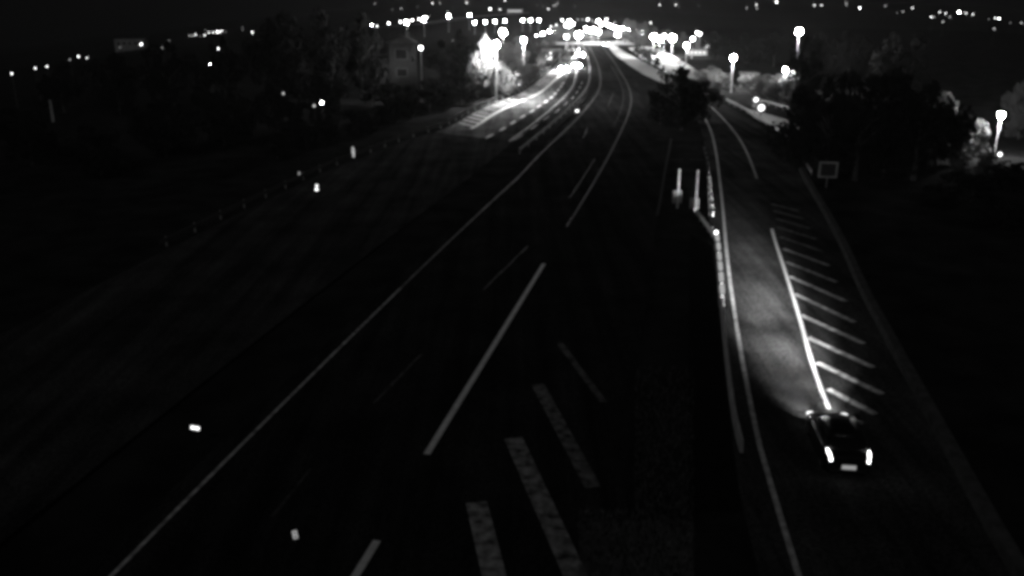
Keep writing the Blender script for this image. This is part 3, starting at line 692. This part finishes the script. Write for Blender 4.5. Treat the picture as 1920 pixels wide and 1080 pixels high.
# roofed kiosk with lit panel
b = G(1026, 117); s = (b.y * cP + CAM_H * sP) / FPX
t = thing('roofed_kiosk', 'small flat-roofed shelter with glowing panel left of the oncoming cars', 'kiosk', b)
mb = MB(); mb.box((1.2, 1.0, 22.5 * s), (36 * s, 6, .25)); mb.build('roof', M_CONC, t)
for x in (-9, 24):
    mb = MB(); mb.tube([(x * s, .5, 0), (x * s, .5, 22 * s)], .09, 6); mb.build('post', M_POLE, t)
mb = MB(); mb.box((.3, 0, 12 * s), (11 * s, .25, 14 * s)); mb.build('panel', glow(4), t)
mb = MB(); mb.box((8 * s, 3, 8 * s), (18 * s, .2, 16 * s)); mb.build('back_wall', M_DARK, t)
# low wall across the far end of the road, low wall at the forecourt edge
def low_wall(c, h, label, mt, th=.3):
    mb = MB(); o = c[0]; rg = []
    for i, p in enumerate(c):
        tn = (c[min(i + 1, len(c) - 1)] - c[max(i - 1, 0)]).normalized(); n = Vector((tn.y, -tn.x)); q = p - o
        rg.append([(q.x + n.x * a, q.y + n.y * a, z) for a, z in ((-th / 2, -.2), (th / 2, -.2), (th / 2, h), (-th / 2, h))])
    t = thing('low_wall', label, 'wall', (*o, .04)); mb.grid(rg); mb.build('body', mt, t)
    mb = MB(); rg = [[(a[0], a[1], h + .02) for a in r[:2]] + [(a[0], a[1], h + .12) for a in (r[1], r[0])] for r in rg]; mb.grid(rg); mb.build('coping', mt, t)
low_wall(part_of(offs(K, .2), 0, 92), .32, 'low pale concrete kerb wall on the outer edge of the slip road beside the hatching', mat('kerb_wall', .085, .95, var=.3, scale=2, spec=0), .42)
low_wall(smooth(gl((1042, 78.5), (1090, 79), (1130, 78), (1168, 76)), 4), 1.5, 'low dark wall across the far end of the motorway', M_DARK)
low_wall(smooth(gl((1233, 138.5), (1250, 142), (1268, 148)), 2), .5, 'dark low wall at the near edge of the bright forecourt', M_DARK, .5)

# ------------------------------------------------------------------ cars
M_CAR = mat('dark_car_paint', .01, .3, spec=.4); M_CARW = mat('grey_car_paint', .2, .3, spec=.6)
M_TYRE = mat('tyre_rubber', .015, .85); M_RIM = mat('alloy_rim', .4, .35, metal=.8)
def sub(o, n=2):
    md_ = o.modifiers.new('subd', 'SUBSURF'); md_.levels = n; md_.render_levels = n
    for p in o.data.polygons: p.use_smooth = True
def car(loc, rz, label, paint_, head, tail, group=None, spots=None, aim=0):
    t = thing('car', label, 'car', loc, rz, group)
    # lower body: stations rear to front (y, half width, bottom, belt)
    st = [(-2.10, .70, .42, .78), (-2.06, .80, .30, .92), (-1.75, .86, .22, .99), (-1.0, .89, .20, .98), (0, .89, .20, .95), (.9, .88, .20, .92), (1.5, .86, .22, .84), (1.95, .78, .26, .74), (2.12, .66, .34, .62)]
    mb = MB(); rings = []
    for y, hw, zb, zt in st:
        zm = (zb + zt) / 2
        rings.append([(-hw * .9, y, zb), (0, y, zb), (hw * .9, y, zb), (hw, y, zb + .12), (hw * 1.02, y, zm), (hw * .97, y, zt - .06), (hw * .86, y, zt), (0, y, zt + .02), (-hw * .86, y, zt), (-hw * .97, y, zt - .06), (-hw * 1.02, y, zm), (-hw, y, zb + .12)])
    mb.grid(rings); body = mb.build('body', paint_, t); sub(body)
    cab = [(-1.78, .74, .99, 1.0), (-1.45, .74, .98, 1.30), (-1.05, .75, .97, 1.44), (-.2, .76, .96, 1.49), (.35, .75, .95, 1.42), (1.05, .72, .90, .93)]
    mb = MB(); rings = []
    for y, hw, zb, zt in cab:
        k = hw - (zt - zb) * .32
        rings.append([(-hw, y, zb - .06), (hw, y, zb - .06), ((hw + k) / 2 + .02, y, (zb + zt) / 2), (k, y, zt - .01), (0, y, zt), (-k, y, zt - .01), (-(hw + k) / 2 - .02, y, (zb + zt) / 2)])
    mb.grid(rings); gh = mb.build('windows', M_GLASS, t); sub(gh)
    mb = MB(); rings = []
    for y, k, z in ((-1.32, .52, 1.345), (-1.05, .58, 1.425), (-.2, .60, 1.475), (.3, .57, 1.425)):
        rings.append([(-k, y, z), (-k * .5, y, z + .03), (k * .5, y, z + .03), (k, y, z), (k, y, z - .04), (-k, y, z - .04)])
    mb.grid(rings); mb.build('roof', paint_, t, True)
    for x in (-.74, .74):
        for y in (-1.3, 1.32):
            mb = MB(); mb.tube([(x - .1, y, .31), (x - .085, y, .31), (x + .085, y, .31), (x + .1, y, .31)], [.27, .31, .31, .27], 18); wh = mb.build('wheel', M_TYRE, t)
            sx = 1 if x > 0 else -1
            mb = MB(); mb.tube([(x + sx * .09, y, .31), (x + sx * .115, y, .31)], [.2, .17], 14); mb.build('rim', M_RIM, wh)
    for s_ in (-1, 1):
        mb = MB(); mb.ball((s_ * .98, .62, 1.0), (.12, .07, .085), 10, 6); mb.build('mirror', M_SIGNW if head == 'glare' else M_CARW, t, True)
        mb = MB(); mb.tube([(s_ * .66, -2.12, .72), (s_ * .67, -2.09, .80), (s_ * .70, -1.98, .90), (s_ * .73, -1.8, .965), (s_ * .75, -1.66, .985)], [.03, .045, .05, .042, .02], 10); mb.build('taillight', tail, t, True)
        mb = MB(); mb.ball((s_ * .66, 1.93, .66), ((.17, .16, .085) if head == 'away' else (.24, .16, .16)), 12, 6); mb.build('headlight', glow(1.5) if head == 'away' else glow(6000), t, True)
    mb = MB(); mb.box((0, -2.12, .5), (.5, .02, .16)); pl = mb.build('number_plate', glow(.3, False), t)  # plate glow stands in for light reflected by its sheet
    mb = MB(); mb.box((0, -2.1, .5), (.56, .02, .2)); mb.build('plate_holder', M_DARK, t)
    mb = MB(); mb.box((0, -2.04, .35), (1.3, .12, .14)); mb.build('bumper_trim', M_DARK, t)
    if spots:
        for s_ in (-1, 1):
            for e, ang, bl, tilt, yaw, rds, *wide in spots:
                ld = bpy.data.lights.new('headlight_beam', 'SPOT'); ld.energy = e; ld.spot_size = rad(ang); ld.spot_blend = bl; ld.shadow_soft_size = rds
                lo = link('headlight_beam', ld, t); lo.location = (s_ * .62, 2.2, .62)
                dv_ = Vector((math.sin(rad(yaw)), math.cos(rad(yaw)), -math.tan(rad(tilt))))
                lo.rotation_euler = dv_.to_track_quat('-Z', 'Y').to_euler()
                if wide: lo.scale = (wide[0], 1, 1)
    return t
HEAD = math.atan2(.15, 1)
car((12.62, 30.85, .03), -HEAD + rad(1), 'dark car with lit tail lamps driving away along the slip road', M_CAR, 'away', glow(9),
    spots=[(250, 75, 1, 12, 2, .06), (7000, 10, 1, 6.5, 1, .06, 4.5), (60000, 6.0, 1, 3.4, 0, .06, 4.5), (420000, 3.0, 1, 1.75, -1, .05, 5), (1500, 50, 1, 3, -2, .05), (24000, 15, 1, .2, -8, .05)])  # last beam is added, aimed to brighten the post cabinets
FC = math.pi
for (px, py), lab, e in (((1056, 128), 'left of two dazzling cars coming side by side up the left carriageway', 4000), ((1080, 123), 'right of two dazzling cars coming side by side up the left carriageway', 4000), ((1087, 103), 'third oncoming car, behind the dazzling pair', 2500)):
    p = G(px, py, .66); car((p.x, p.y + 2.2, .03), FC + rad(6), lab, M_CARW, 'glare', glow(.6, False), 'oncoming cars on the left carriageway', spots=[(e * 1.6, 60, .9, 5, 0, .1)])
p = G(1135, 84, .7); car((p.x, p.y, .05), rad(-3), 'distant car at the bright far end of the right carriageway', M_CARW, 'away', glow(400), spots=[(3000, 70, .8, 8, 0, .1)])

# ------------------------------------------------------------------ night haze
hz = MB(); hz.box((0, 800, -55), (3600, 2500, 170))
hm = bpy.data.materials.new('haze_volume'); hm.use_nodes = True; n = hm.node_tree.nodes; n.clear()
v = n.new('ShaderNodeVolumePrincipled'); v.inputs['Color'].default_value = (.9, .9, .9, 1); v.inputs['Density'].default_value = .0001; v.inputs['Anisotropy'].default_value = .3
o = n.new('ShaderNodeOutputMaterial'); hm.node_tree.links.new(v.outputs[0], o.inputs['Volume'])
tag(hz.build('haze', hm), 'thin night haze lying over the whole valley', 'haze', kind='stuff')
